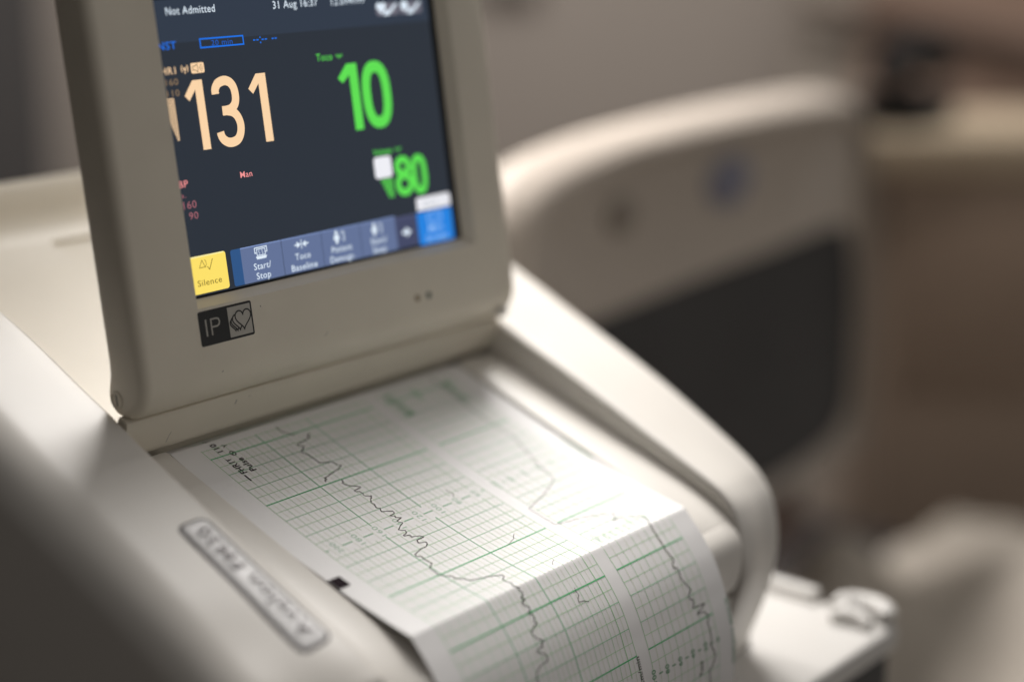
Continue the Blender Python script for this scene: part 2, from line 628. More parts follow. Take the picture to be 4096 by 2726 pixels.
def heap(name, x0, x1, y0, y1, zf, m, label, cat, n=44, rot=0, origin=(0, 0)):
    vs, fs = [], []
    for j in range(n + 1):
        for i in range(n + 1):
            x = x0 + (x1 - x0) * i / n
            y = y0 + (y1 - y0) * j / n
            vs.append((x * MM, y * MM, zf(x, y) * MM))
    for j in range(n):
        for i in range(n):
            a = j * (n + 1) + i
            fs.append((a, a + 1, a + n + 2, a + n + 1))
    b0 = len(vs)
    zb = min(v[2] for v in vs) - 0.03
    edge = [i for i in range(n + 1)] + [j * (n + 1) + n for j in range(1, n + 1)] + [n * (n + 1) + i for i in range(n - 1, -1, -1)] + [j * (n + 1) for j in range(n - 1, 0, -1)]
    for e in edge:
        vs.append((vs[e][0], vs[e][1], zb))
    k = len(edge)
    for i in range(k):
        fs.append((edge[i], edge[(i + 1) % k], b0 + (i + 1) % k, b0 + i))
    fs.append(tuple(b0 + i for i in range(k)))
    me = bpy.data.meshes.new(name)
    me.from_pydata(vs, [], fs)
    bm = bmesh.new(); bm.from_mesh(me)
    bmesh.ops.recalc_face_normals(bm, faces=bm.faces)
    bm.to_mesh(me); bm.free()
    smooth(me, 70)
    o = link(name, me, None, m)
    return tag(o, label, cat)


def z_sheet(x, y):
    z = -372
    z += 80 * math.exp(-(((x - 735) / 62) ** 2 + ((y - 150) / 55) ** 2))
    z += 72 * math.exp(-(((x - 845) / 70) ** 2 + ((y - 40) / 60) ** 2))
    z += 14 * noise.noise(Vector((x / 70, y / 60, 1)))
    return z


def z_blank(x, y):
    z = -262 + 40 * math.exp(-(((x - 640) / 45) ** 2 + ((y - 260) / 60) ** 2)) + 24 * noise.noise(Vector((x / 50, y / 45, 5)))
    z += 14 * noise.noise(Vector((x / 22, y / 25, 9)))
    return z


heap("bed_sheet", 440, 1050, -260, 205, z_sheet, SHEET, "heaped cream bed sheet at the lower right, beyond the white shelf", "bed sheet")
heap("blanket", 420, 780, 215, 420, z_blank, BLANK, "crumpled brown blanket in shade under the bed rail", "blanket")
# mattress block that carries sheet and blanket
m_o = box("mattress", 430, 1060, -250, 460, -560, -407, mat("mattress_dark", (0.05, 0.045, 0.045), 0.9, 0.1, 0.1), None, 20)
tag(m_o, "dark grey mattress under the cream sheet and brown blanket", "mattress")

# ------------------------------------------------------------------ equipment shelf under the monitor (world frame)
shelf = empty("equipment_shelf", Matrix.Identity(4))
tag(shelf, "white plastic shelf plate with corner clip, jutting out under the monitor's right side", "shelf")
box("shelf_plate", -110, 270, -131, 240, -127, -115, PLASTIC_W, shelf, 2.5)
box("side_panel", -106, 266, -129, 236, -230, -127.2, DARK, shelf, 3)
box("rim", 263, 270, -92, 238, -115.5, -109, PLASTIC_W, shelf, 2)
pts = [(262 + 0, -96, -112)]
arcp = []
for k in range(15):
    a = math.radians(95 - 170 * k / 14)
    arcp.append((260 + 10 * math.cos(a), -117 + 11.5 * math.sin(a), -110.5))
tube("corner_clip", arcp, [3, 4] + [4.8] * 11 + [4, 3], PLASTIC_W, shelf)
tube("corner_clip", [(253, -106, -113), (256, -111, -111), (257, -117, -111), (255, -124, -113)], [3, 4, 4, 3], PLASTIC_W, shelf)

# ------------------------------------------------------------------ the monitor (device frame)
mon = empty("fetal_monitor", DEV)
tag(mon, "cream fetal heart monitor with tilted colour screen and a paper chart feeding out in front", "monitor")

I_key = [(184, 29.5), (130, 28.7), (84, 26.8), (61, 25.1), (33, 21.6), (19, 19.4), (3, 17.1), (-8, 15.8), (-30, 13.8), (-48, 11.9), (-69, 9.6), (-88, 7.6), (-106, 5.6), (-113, 3.8), (-118.3, 0.7),
         (-122.7, -4.0), (-126.4, -9.5), (-129.8, -16), (-132.0, -22.5), (-132.6, -29), (-132, -45), (-129.5, -66), (-125.5, -80), (-113, -90), (184, -90)]
O_key = [(184, 29), (130, 28), (84, 26), (61, 24), (33, 20.3), (19, 18.7), (3, 16.6), (-8, 15.3), (-30, 12.6), (-48, 10), (-69, 6.0), (-88, 1.9), (-101, -1.8), (-107.5, -5.3), (-112.8, -9.6),
         (-117.2, -15.5), (-121, -22.8), (-123.8, -32), (-125.4, -42), (-125.7, -53), (-125.1, -66), (-124.4, -80), (-121.2, -90), (-112, -96), (184, -96)]
L_key = [(184, 29.5), (130, 28.7), (84, 26.8), (61, 25.1), (33, 21.6), (19, 20.0), (3, 17.4), (-8, 16.2), (-30, 13.9), (-48, 11.9), (-69, 9.6), (-88, 7.8), (-106, 6.4), (-116, 4.8), (-121, 3.0)] + I_key[15:]
I_poly, O_poly, L_poly = subdiv(I_key, 4), subdiv(O_key, 4), subdiv(L_key, 4)


def make_rail(xin, xout, inner, outerp, r, name):
    s = 1 if xout > xin else -1
    W = abs(xout - xin)
    rings = [[(xin, p[0], p[1]) for p in inset(inner, 1.6)], [(xin + s * 0.35, p[0], p[1]) for p in inset(inner, 0.7)], [(xin + s * 1.1, p[0], p[1]) for p in inset(inner, 0.15)],
             [(xin + s * 2.2, p[0], p[1]) for p in inner]]
    for k in range(1, 7):
        t = k / 6
        rings.append([(xin + s * (2.2 + (W - r - 2.2) * t), p[0], p[1]) for p in lerp_poly(inner, outerp, t * t * (3 - 2 * t))])
    for k in range(1, 11):
        a = math.radians(9 * k)
        q = inset(outerp, r * (1 - math.cos(a)) * 0.98)
        rings.append([(xout - s * r + s * r * math.sin(a), p[0], p[1]) for p in q])
    me = loft(rings, name=name)
    smooth(me, 40)
    return link(name, me, mon, PLASTIC)


rail_r = make_rail(160, 207, I_poly, O_poly, 7, "side_arm")
LO_key = [(a[0], a[1] * 0.75 + b[1] * 0.25) if a[0] > -70 else (a[0] * .5 + b[0] * .5, a[1] * .5 + b[1] * .5) for a, b in zip(L_key, O_key)]
rail_l = make_rail(-32, -80, L_poly, subdiv(LO_key, 4), 17, "side_arm")

# rear shell between the arms (behind the screen) with a shallow recessed bay
rear = [(15, 3), (15, 8), (30, 9), (60, 9.5), (90, 9.6), (125, 9.8), (150, 10), (160, 11.5), (168, 17), (173, 22), (178, 24), (182, 23), (184, 20), (185, 10), (184, -80), (15, -80)]
me = loft([[(x, p[0], p[1]) for p in rear] for x in (-31.9, 159.9)], name="rear_shell")
smooth(me, 30)
rs = link("rear_shell", me, mon, PLASTIC_D)  # darker plastic than the arms, deepens the shade behind the screen
bm = bmesh.new()
v = [bm.verts.new(Vector(p) * MM) for p in ((38, 26, 7.6), (120, 26, 7.6), (120, 150, 8.4), (38, 150, 8.4), (36, 24, 30), (122, 24, 30), (122, 156, 30), (36, 156, 30))]
for f in ((3, 2, 1, 0), (4, 5, 6, 7), (0, 1, 5, 4), (1, 2, 6, 5), (2, 3, 7, 6), (3, 0, 4, 7)):
    bm.faces.new([v[i] for i in f])
bmesh.ops.recalc_face_normals(bm, faces=bm.faces)
cme = bpy.data.meshes.new("c"); bm.to_mesh(cme); bm.free()


def cut(o, cme):
    c = bpy.data.objects.new("c", cme)
    COL.objects.link(c)
    md = o.modifiers.new("b", 'BOOLEAN')
    md.operation = 'DIFFERENCE'
    md.object = c
    md.solver = 'EXACT'
    bpy.context.view_layer.update()
    dg = bpy.context.evaluated_depsgraph_get()
    nm = bpy.data.meshes.new_from_object(o.evaluated_get(dg))
    o.modifiers.clear()
    nm.name = o.data.name
    o.data = nm
    bpy.data.objects.remove(c)
    smooth(nm, 30)


bpy.context.view_layer.update()
_p = rs.parent; rs.parent = None
cut(rs, cme)
rs.parent = _p

# lower front body and the paper drawer
fb = [q for q in I_key[19:]]
fbp = [(-125, -33.4), (-131.2, -33.4)] + [(p[0] + 0.8, p[1]) for p in I_key[20:]] + [(184, -33.4)]
me = loft([[(x, p[0], p[1]) for p in fbp] for x in (-31.9, 159.9)], name="front_body")
smooth(me, 40)
link("front_body", me, mon, PLASTIC)
dr = [(9.4, -14), (9.2, 1.0), (8.2, 1.5), (0, 0.9), (-30, -0.4), (-60, -0.9), (-90, -1.5), (-108, -2.4), (-118, -3.8), (-122.5, -5.0), (-126, -7.2), (-128.6, -11), (-130.4, -17), (-131.4, -23), (-131.2, -28), (-129.5, -31.2), (-126.5, -32.8), (-118, -33), (9.4, -33)]
dr_s = dr[:2] + subdiv(dr[2:16], 3) + dr[16:]
rings = [[(x, p[0], p[1]) for p in inset(dr_s, ins)] for x, ins in ((-31.3, 1.2), (-30.8, 0.4), (-29.9, 0), (157.9, 0), (158.8, 0.4), (159.3, 1.2))]
me = loft(rings, name="paper_drawer")
smooth(me, 40)
link("paper_drawer", me, mon, PLASTIC_D if False else PLASTIC)

# raised guide strips on both sides of the paper bed
for xa, xb in ((-31.8, -11.4), (138.25, 159.8)):
    gp = [(10.4, -8), (10.4, 2.9), (9.6, 3.3), (-12, 2.6), (-50, 1.4), (-88, 0.3), (-104, -0.8), (-114, -2.4), (-120, -4.3), (-123, -8), (-118, -9)]
    gs = gp[:2] + subdiv(gp[2:9], 3) + gp[9:]
    me = loft([[(x, p[0], p[1]) for p in inset(gs, i_)] for x, i_ in ((xa, 0.9), (xa + .5, 0.2), (xa + 1.0, 0), (xb - 1.0, 0), (xb - .5, .2), (xb, .9))], name="paper_guide")
    smooth(me, 40)
    link("paper_guide", me, mon, PLASTIC)

# hinge strip above the paper slot
st = [(14.0, 20.3), (10.9, 20.2), (9.9, 19.7), (9.4, 18.4), (9.6, 13), (10.3, 7.5), (10.7, 5.2), (11.4, 4.4), (12.6, 4.2), (40, 4.2), (40, 9), (14.9, 9), (14.9, 16), (14.5, 19)]
me = loft([[(x, p[0], p[1]) for p in st] for x in (-31.6, 159.6)], name="hinge_cover")
smooth(me, 40)
hc = link("hinge_cover", me, mon, [PLASTIC_D, SCUFF])
# black boxes stand in for the shade inside the paper slot
box("paper_slot", -31.8, 159.8, 9.6, 50, -20, -13.5, SLOT_SHADE, mon)
box("paper_slot", -31.8, 159.8, 44, 50, -13.4, 4.1, SLOT_SHADE, mon)

# display housing
CA, SA = math.cos(math.radians(64)), math.sin(math.radians(64))


def disp(x, s, w):
    return (x, s * CA - w * SA, s * SA + w * CA)


side = [(12, 174), (12, 120), (12, 60), (12, 38), (11.8, 35), (11.1, 32), (9.6, 29), (7.4, 26.4), (4.8, 24.5), (2, 23.4), (-1, 23.0), (-4, 23.3), (-7, 24.6), (-9.2, 27), (-10.2, 30), (-9.9, 33), (-8.8, 36), (-7.6, 39.5), (-7.2, 44),
        (-7, 80), (-7, 174), (-5.5, 177.5), (-2, 179), (7, 179), (10.5, 177.5)]
r = 4.2
rings = []
for k in range(0, 7):
    a = math.radians(15 * k)
    rings.append([disp(-31.6 + r * (1 - math.sin(a)), p[1], p[0]) for p in inset(side, r * (1 - math.cos(math.radians(90) - a)) if False else r * (1 - math.cos(a)))])
rings = rings[::-1]
rr = []
for k in range(0, 7):
    a = math.radians(90 - 15 * k)
    rr.append([disp(-31.6 + r - r * math.sin(a), p[1], p[0]) for p in inset(side, r * (1 - math.cos(a)) * 0.95)])
for k in range(0, 7):
    a = math.radians(15 * k)
    rr.append([disp(159.2 - r + r * math.sin(a), p[1], p[0]) for p in inset(side, r * (1 - math.cos(a)) * 0.95)])
me = loft(rr, name="display_housing")
smooth(me, 35)
hs = link("display_housing", me, None, PLASTIC_D)
bm = bmesh.new()
lo = [(-3.6, 59.2), (132.6, 59.2), (132.6, 160.6), (-3.6, 160.6)]
hi = [(-4.95, 56.2), (137.2, 56.2), (137.2, 163.6), (-4.95, 163.6)]


def quadring(q, w, bmx):
    return [bmx.verts.new(Vector(disp(p[0], p[1], w)) * MM) for p in q]


def scaleq(t):
    return [tuple(Vector(a) + (Vector(b) - Vector(a)) * t) for a, b in zip(lo, hi)]


ws = [(7.0, 0), (8.9, 0), (12.0, 1), (13.5, 1.48)]
vv = [quadring(scaleq(t), w, bm) for w, t in ws]
for a, b in zip(vv[:-1], vv[1:]):
    for i in range(4):
        bm.faces.new((a[i], a[(i + 1) % 4], b[(i + 1) % 4], b[i]))
bm.faces.new(vv[0][::-1]); bm.faces.new(vv[-1])
bmesh.ops.recalc_face_normals(bm, faces=bm.faces)
cme = bpy.data.meshes.new("c"); bm.to_mesh(cme); bm.free()
cut(hs, cme)
hs.parent = mon

# ---- screen picture
S = Draw(lambda x, s, h: disp(x, s, 9.0 + h))
S.rect(-3.5, 59.3, 132.5, 160.5, GASKET, -0.4)
S.rect(-3.5, 60.0, 128.9, 144.9, SCREEN)
S.rect(-3.5, 144.9, 128.9, 159.4, SCREEN_HEAD)
H1, H2, H3 = 0.06, 0.12, 0.18
S.text("Not Admitted", 2.0, 154.2, 2.65, G_WHITE, H1, width=21.1, bold=0.03)
S.text("31 Aug 16:37", 49.5, 153.7, 2.75, G_WHITE, H1, width=21.6, bold=0.04)
S.text("12.094999", 78.0, 153.4, 2.75, G_WHITE, H1, width=16.8, bold=0.04)
for x0 in (100.4, 113.2):
    S.rrect(x0, 148.2, x0 + 12.0, 152.8, 1.2, glow("lit_grey_block", (110, 108, 120)), H1)
    if x0 < 110:
        S.poly([(x0 + 2.8, 148.8), (x0 + .3, 151.2), (x0 + .4, 152.6), (x0 + 1.6, 153.2), (x0 + 2.8, 152.4), (x0 + 4.0, 153.2), (x0 + 5.2, 152.6), (x0 + 5.3, 151.2)], G_WHITE, H2)
    else:
        S.disc(x0 + 2.6, 151.3, 1.9, G_WHITE, H2)
    S.poly([(x0 + 3.6, 148.2), (x0 + 6.5, 148.2), (x0 + 11.6, 152.2), (x0 + 10.8, 152.6), (x0 + 6.2, 149.6), (x0 + 5.0, 150.6)], G_WHITE, H2)
S.text("FNST", -5.6, 143.0, 2.6, G_BLUE, H1, width=10.0, bold=0.06)
S.line([(14.7, 142.6), (33.8, 142.5), (33.8, 145.4), (14.7, 145.5)], 0.5, G_BLUE, H1, closed=True)
S.text("20 min", 19.5, 143.0, 1.9, G_BLUE_D, H1, width=9.4, bold=0.03)
for a, b in ((38.3, 39.3), (39.8, 40.8), (42.2, 43.2), (43.7, 44.7), (46.9, 47.9), (48.3, 49.3)):
    S.rect(a, 143.3, b, 143.75, G_BLUE, H1)
S.disc(41.6, 144.3, .3, G_BLUE, H1); S.disc(41.6, 142.5, .3, G_BLUE, H1)
S.text("FHR1", -5.4, 134.8, 2.5, G_PEACH, H1, width=8.0, bold=0.04)
for rr_ in (0.8, 1.5):
    S.arc(6.5, 136.2, rr_, rr_, -50, 50, 0.25, G_PEACH, H1, 8)
    S.arc(6.5, 136.2, rr_, rr_, 130, 230, 0.25, G_PEACH, H1, 8)
S.disc(6.5, 136.2, .4, G_PEACH, H1); S.line([(6.5, 136), (6.5, 134.5)], .35, G_PEACH, H1)
S.rrect(9.2, 134.3, 14.9, 137.8, .6, G_PEACH, H1)
S.line([(10, 135.4), (10.9, 135.4), (12, 134.7), (12, 137.4), (10.9, 136.7), (10, 136.7)], .28, G_PEACH_D, H2, closed=True)
for rr_ in (.6, 1.2, 1.8):
    S.arc(12.2, 136.05, rr_, rr_, -45, 45, .2, G_PEACH_D, H2, 6)
S.text("160", -2.2, 131.2, 2.2, G_PEACH_D, H1, width=5.2, bold=0.02)
S.text("110", -2.3, 127.5, 2.2, G_PEACH_D, H1, width=5.2, bold=0.02)
for k in range(19):
    s1 = 126.9 - k * 0.76
    t = max(0, (k - 8) / 11)
    S.rect(-3.4 + t * 3.0, s1 - .42, 0.15, s1, G_PEACH, H1)
S.rect(-0.05, 112.8, 0.18, 126.9, G_PEACH, H1)


def big_one(x0, x1, top, bot, wd, flag, mt):
    """x1 = right side of stem; flag = left reach"""
    S.poly([(x1, top), (x1, bot), (x1 - wd, bot), (x1 - wd, top - wd * 0.95)], mt, H1)
    S.poly([(x1 - 0.02, top), (x1 - wd, top - wd * 0.95), (flag + wd * 0.52, top - 6.8), (flag, top - 4.9), (x1 - wd * 1.22, top)], mt, H1)


big_one(0, 13.1, 132.1, 108.5, 3.4, 4.9, G_PEACH)
big_one(0, 41.6, 132.0, 108.1, 3.6, 33.1, G_PEACH)
big_one(0, 86.5, 131.9, 107.4, 4.2, 76.4, G_GREEN)
# 3
p3 = [(18.2, 126.6), (18.3, 128.3), (19.6, 130.0), (21.6, 130.75), (23.4, 130.8), (25.2, 130.0), (26.4, 128.4), (26.85, 126.2), (26.7, 124.0), (25.9, 122.3), (24.3, 121.1), (22.3, 120.7), (20.2, 120.7)]
p3b = [(22.3, 120.6), (24.6, 120.0), (26.3, 118.6), (27.3, 116.4), (27.4, 114.2), (26.7, 112.0), (25.3, 110.4), (23.3, 109.75), (21.3, 109.8), (19.5, 110.7), (18.4, 112.1), (18.05, 113.7)]
S.line(subdiv(p3, 4), 3.2, G_PEACH, H1)
S.line(subdiv(p3b, 4), 3.2, G_PEACH, H1 + 0.005)


def oval(cx, cy, rx, ry, w, mt, n=40, e=2.5):
    pts = []
    for k in range(n):
        a = 2 * math.pi * k / n
        c, s_ = math.cos(a), math.sin(a)
        pts.append((cx + rx * math.copysign(abs(c) ** (2 / e), c), cy + ry * math.copysign(abs(s_) ** (2 / e), s_)))
    S.line(pts, w, mt, H1, closed=True)


oval(95.4, 119.5, 5.3, 10.4, 4.2, G_GREEN)
oval(104.3, 91.3, 3.0, 2.7, 2.7, G_GREEN, e=2.1)
oval(104.3, 84.6, 3.5, 3.2, 2.7, G_GREEN, e=2.1)
oval(112.9, 87.3, 2.9, 6.3, 2.7, G_GREEN)
S.text("Toco", 67.0, 134.0, 2.6, G_GREEN, H1, width=7.8, bold=0.05)
S.text("Volume", 89.6, 97.0, 2.3, G_GREEN, H1, width=9.8, bold=0.10)
for cx, cy in ((78.4, 135.0), (102.9, 98.0)):
    S.poly([(cx, cy - .9), (cx + 1.9, cy + .3), (cx + 1.1, cy + .8), (cx, cy + .3), (cx - 1.1, cy + .8), (cx - 1.9, cy + .3)], G_GREEN_D, H1)
S.rrect(89.2, 88.2, 98.4, 96.2, 1.3, G_WHITE_B, H1)
for k in range(9):
    s1 = 87.6 - k * 0.82
    S.rect(91.8 + k * .42, s1 - .48, 97.7, s1, G_GREEN, H1)
S.rect(97.4, 80.3, 97.75, 87.6, G_GREEN, H1)
S.text("Man", 24.1, 97.1, 2.2, G_PINK, H1, width=5.4, bold=0.05)
S.text("NBP", -6.0, 97.1, 2.4, G_PINK, H1, width=6.9, bold=0.04)
S.text("Sys.", -5.9, 93.7, 1.7, G_PINK_D, H1, width=5.3)
S.text("160", -2.3, 89.8, 2.6, G_PINK_D, H1, width=5.6, bold=0.02)
S.text("90", -0.5, 86.1, 2.5, G_PINK_D, H1, width=3.9, bold=0.02)
# bottom keys
S.rrect(-8 + 4.6, 60.6, 12.6, 73.5, 1.0, G_YEL, H1, corners=(1, 0, 0, 1))
S.rect(-3.4, 73.1, 11.8, 73.45, G_YEL_L, H2)
S.text("Silence", -1.1, 63.2, 2.15, G_OLIVE, H2, width=10.6, bold=0.02)
S.line([(0.6, 69.4), (3.2, 69.4), (2.0, 71.9)], .25, G_OLIVE, H2, closed=True)
S.arc(2.4, 70.6, 1.4, 1.5, -50, 60, .2, G_OLIVE, H2, 8)
S.line([(4.1, 69.4), (4.9, 68.3), (6.7, 71.8)], .28, G_OLIVE, H2)
S.rrect(14.8, 60.5, 19.4, 73.2, .8, G_NAVY, H1, corners=(0, 1, 1, 0))
for x0, x1 in ((19.3, 38.25), (38.45, 57.7), (57.9, 77.4), (77.6, 96.4)):
    S.rect(x0, 60.5, x1, 73.2, G_SLATE, H1)
    S.rect(x0, 72.85, x1, 73.2, G_SLATE_L, H2)
S.rect(96.4, 60.6, 108.3, 72.6, G_SLATE_D, H1)
S.rect(96.4, 71.9, 108.3, 72.3, glow("lit_slate_line", (84, 88, 122)), H2)


def lab(s, cx, y, w, hh=2.35):
    S.text(s, cx, y, hh, G_WHITE, H2, width=w, bold=0.04, align='CENTER')


lab("Start/", 28.4, 64.6, 7.9); lab("Stop", 28.4, 61.2, 6.6)
lab("Toco", 47.8, 64.9, 7.4); lab("Baseline", 48.0, 61.1, 12.6)
lab("Patient", 67.3, 64.5, 10.3); lab("Demogr.", 67.2, 61.0, 12.6)
lab("Start/", 86.7, 64.4, 8.4); lab("Stop", 86.6, 61.0, 7.0)
# printer icon
S.line([(25.7, 72.2), (31.3, 72.2), (31.3, 70.4), (30.6, 70.4)], .35, G_WHITE, H2)
S.line([(25.7, 72.2), (25.7, 70.4), (26.4, 70.4)], .35, G_WHITE, H2)
S.line([(26.6, 71.6), (30.4, 71.6), (30.4, 69.4), (26.6, 69.4)], .3, G_WHITE, H2, closed=True)
S.line([(27.7, 71.3), (27.5, 70.7), (27.9, 70.2), (27.6, 69.7)], .2, G_WHITE, H2)
S.line([(29.2, 71.3), (29.0, 70.7), (29.4, 70.2), (29.1, 69.7)], .2, G_WHITE, H2)
S.poly([(25.9, 69.1), (26.4, 68.1), (30.6, 68.1), (31.1, 69.1)], G_WHITE, H2)
# arrows icon
S.rect(47.6, 68.6, 47.95, 71.9, G_WHITE, H2)
S.rect(44.4, 69.95, 46.0, 70.45, G_WHITE, H2); S.poly([(47.4, 70.2), (45.6, 69.0), (45.6, 71.4)], G_WHITE, H2)
S.rect(49.5, 69.95, 51.2, 70.45, G_WHITE, H2); S.poly([(48.15, 70.2), (49.9, 71.4), (49.9, 69.0)], G_WHITE, H2)
# patient figures
for cx in (65.3, 85.0):
    S.disc(cx, 71.6, .75, G_WHITE, H2)
    S.poly([(cx - 1.2, 70.8), (cx - 1.5, 69.0), (cx - .7, 69.0), (cx - .6, 67.6), (cx + .6, 67.6), (cx + .7, 69.0), (cx + 1.5, 69.0), (cx + 1.2, 70.8)], G_WHITE, H2)
    S.arc(cx + 3.3, 71.0, .7, .7, 200, -60, .35, G_WHITE, H2, 8)
    S.line([(cx + 3.5, 70.3), (cx + 4.0, 69.3), (cx + 3.2, 68.6), (cx + 3.9, 68.0)], .35, G_WHITE, H2)
S.poly([(99.6, 66.9), (101.6, 66.9), (101.6, 68.2), (104.6, 66.3), (101.6, 64.4), (101.6, 65.7), (99.6, 65.7)], G_WHITE, H2)
S.rrect(109.3, 73.2, 128.2, 78.2, .9, G_WHITE_B, H1, corners=(1, 1, 0, 0))
S.text("Unit 1", 113, 74.6, 2.2, glow("lit_grey_text", (150, 162, 168)), H2, width=11, bold=0.0)
S.rrect(108.6, 59.9, 128.2, 72.6, .9, glow('lit_key_blue', (24, 128, 222)), H1)
S.line([(114.6, 71.4), (122.0, 71.4), (122.0, 68.2), (114.6, 68.2)], .5, glow("lit_pale_blue", (150, 195, 250)), H2, closed=True)
PALEB = glow("lit_pale_blue_text", (165, 205, 252))
S.text("Main", 118.4, 64.6, 2.4, PALEB, H2, width=8.2, bold=0.06, align='CENTER')
S.text("Screen", 118.4, 61.0, 2.4, PALEB, H2, width=12.2, bold=0.06, align='CENTER')
scr = S.build("screen", hs, up=Vector((0, -SA, CA)))

# ---- label under the screen
Lb = Draw(lambda x, s, h: disp(x, s, 12.03 + h))
Lb.rrect(-5.5, 43.2, 18.3, 55.2, .8, LABEL_K)
Lb.rect(7.4, 44.0, 17.6, 54.4, LABEL_G, 0.04)
Lb.rect(-2.75, 46.4, -2.15, 52.2, LABEL_G, 0.04)
Lb.line([(-0.2, 46.4), (-0.2, 51.9), (2.2, 51.9), (3.1, 51.6), (3.5, 50.6), (3.1, 49.6), (2.2, 49.2), (-0.2, 49.2)], .55, LABEL_G, 0.04)


def heart(cx, cy, r, col, fill, h):
    pts = []
    for k in range(36):
        t = 2 * math.pi * k / 36
        x = 16 * math.sin(t) ** 3
        y = 13 * math.cos(t) - 5 * math.cos(2 * t) - 2 * math.cos(3 * t) - math.cos(4 * t)
        pts.append((cx + x * r / 16, cy + y * r / 15))
    Lb.poly(pts, fill, h)
    Lb.line(pts, .5, col, h + .01, closed=True)


for k, (cx, cy, rr_) in enumerate(((10.0, 48.3, 2.1), (10.9, 48.7, 2.5), (12.0, 49.2, 2.9), (13.9, 49.8, 3.5))):
    heart(cx, cy, rr_, LABEL_K, LABEL_G, 0.06 + k * 0.03)
Lb.build("type_label", hs, up=Vector((0, -SA, CA)))

for x, m_, nm in ((100.4, LED_A, "brown"), (106.8, LED_G, "dark green")):
    rg = []
    for (q, w) in ((1, 11.9), (1, 12.15), (.6, 12.4)):
        rg.append([disp(x + 1.25 * q * math.cos(k * math.pi / 8), 40.9 + 1.25 * q * math.sin(k * math.pi / 8), w) for k in range(16)])
    me = loft(rg, name="indicator_light")
    smooth(me, 60)
    link("indicator_light", me, hs, m_)['label'] = nm + " indicator lens"

# hinge screw on the left side of the housing
rg = []
for (q, x) in ((3.1, -31.4), (3.1, -32.0), (2.6, -32.2), (2.5, -31.7)):
    rg.append([disp(x, 30.1 + q * math.cos(k * math.pi / 12), -3.6 + q * math.sin(k * math.pi / 12)) for k in range(24)])
me = loft(rg, name="hinge_screw")
smooth(me, 40)
link("hinge_screw", me, hs, [PLASTIC_D])
bm = bmesh.new()
q = [disp(-31.75, 30.1 + a, -3.6 + b) for a, b in ((-2, -.4), (2, -.4), (2, .4), (-2, .4))]
bm.faces.new([bm.verts.new(Vector(p) * MM) for p in q])
me = bpy.data.meshes.new("screw_slot"); bm.to_mesh(me); bm.free()
link("screw_slot", me, hs, DARK)
# small round foot at the right end of the lower edge
rg = []
for (q, w) in ((2.4, 5.5), (2.4, 9.5), (1.6, 10.6)):
    rg.append([disp(151.5 + q * math.cos(k * math.pi / 10), 26.3 + q * math.sin(k * math.pi / 10), w) for k in range(20)])
me = loft(rg, name="end_button"); smooth(me, 60)
link("end_button", me, hs, PLASTIC)

# scuffs on the housing and hinge cover
F12 = lambda x, s_, h: disp(x, s_, 12.03 + h)
HCF = lambda x, z, h: (x, 9.3 + (19 - z) * 0.075 - 0.06 - h, z)
for fn_, par, nrm, pts, w in ((F12, hs, (0, -SA, CA), [(22.3, 52.5), (22.5, 52.0)], .35), (F12, hs, (0, -SA, CA), [(50.5, 36.1), (51.6, 36.6), (52.2, 37.3)], .15),
                              (F12, hs, (0, -SA, CA), [(1.5, 33.2), (2.2, 33.6)], .25), (HCF, hc, (0, -1, 0), [(16.6, 17.2), (16.2, 14.8), (16.9, 12.9), (16.3, 11.4)], .38),
                              (HCF, hc, (0, -1, 0), [(22.9, 17.4), (22.2, 16.8)], .22), (HCF, hc, (0, -1, 0), [(-9.6, 14.5), (-12.0, 10.0), (-12.8, 7.2)], .18)):
    q_ = Draw(fn_)
    q_.line(pts, w, SCUFF, step=1.0)
    q_.build("scuff_mark", par, up=Vector(nrm))

# ---- badge on the left arm


def z_arm(y):
    P = L_key
    for a, b in zip(P[:-1], P[1:]):
        if b[0] <= y <= a[0]:
            t = (a[0] - y) / (a[0] - b[0])
            return a[1] + (b[1] - a[1]) * t
    return P[0][1]


def arm_pt(x, y, h):
    # the arm's top falls slightly from its inner to its outer edge
    t = max(0, min(1, (-34.2 - x) / 28.8))
    za = z_arm(y)
    zo = za
    for a, b in zip(LO_key[:-1], LO_key[1:]):
        if b[0] <= y <= a[0]:
            u = (a[0] - y) / (a[0] - b[0]); zo = a[1] + (b[1] - a[1]) * u; break
    s_ = t * t * (3 - 2 * t)
    return (x, y, za * (1 - s_) + zo * s_ + h)


def badge_ring(x0, x1, y0, y1, rad, h, n=8):
    pts = []
    for (cx, cy, a0) in ((x1 - rad, y1 - rad, 0), (x0 + rad, y1 - rad, 90), (x0 + rad, y0 + rad, 180), (x1 - rad, y0 + rad, 270)):
        for k in range(n + 1):
            a = math.radians(a0 + 90 * k / n)
            pts.append((cx + rad * math.cos(a), cy + rad * math.sin(a)))
    # subdivide the long straight sides so the plate follows the arm
    out = []
    for i, p in enumerate(pts):
        q = pts[(i + 1) % len(pts)]
        L = math.hypot(q[0] - p[0], q[1] - p[1])
        m_ = 10 if L > 20 else (3 if L > 1.0 else 1)
        for j in range(m_):
            out.append((p[0] + (q[0] - p[0]) * j / m_, p[1] + (q[1] - p[1]) * j / m_))
    return [arm_pt(p[0], p[1], h) for p in out]


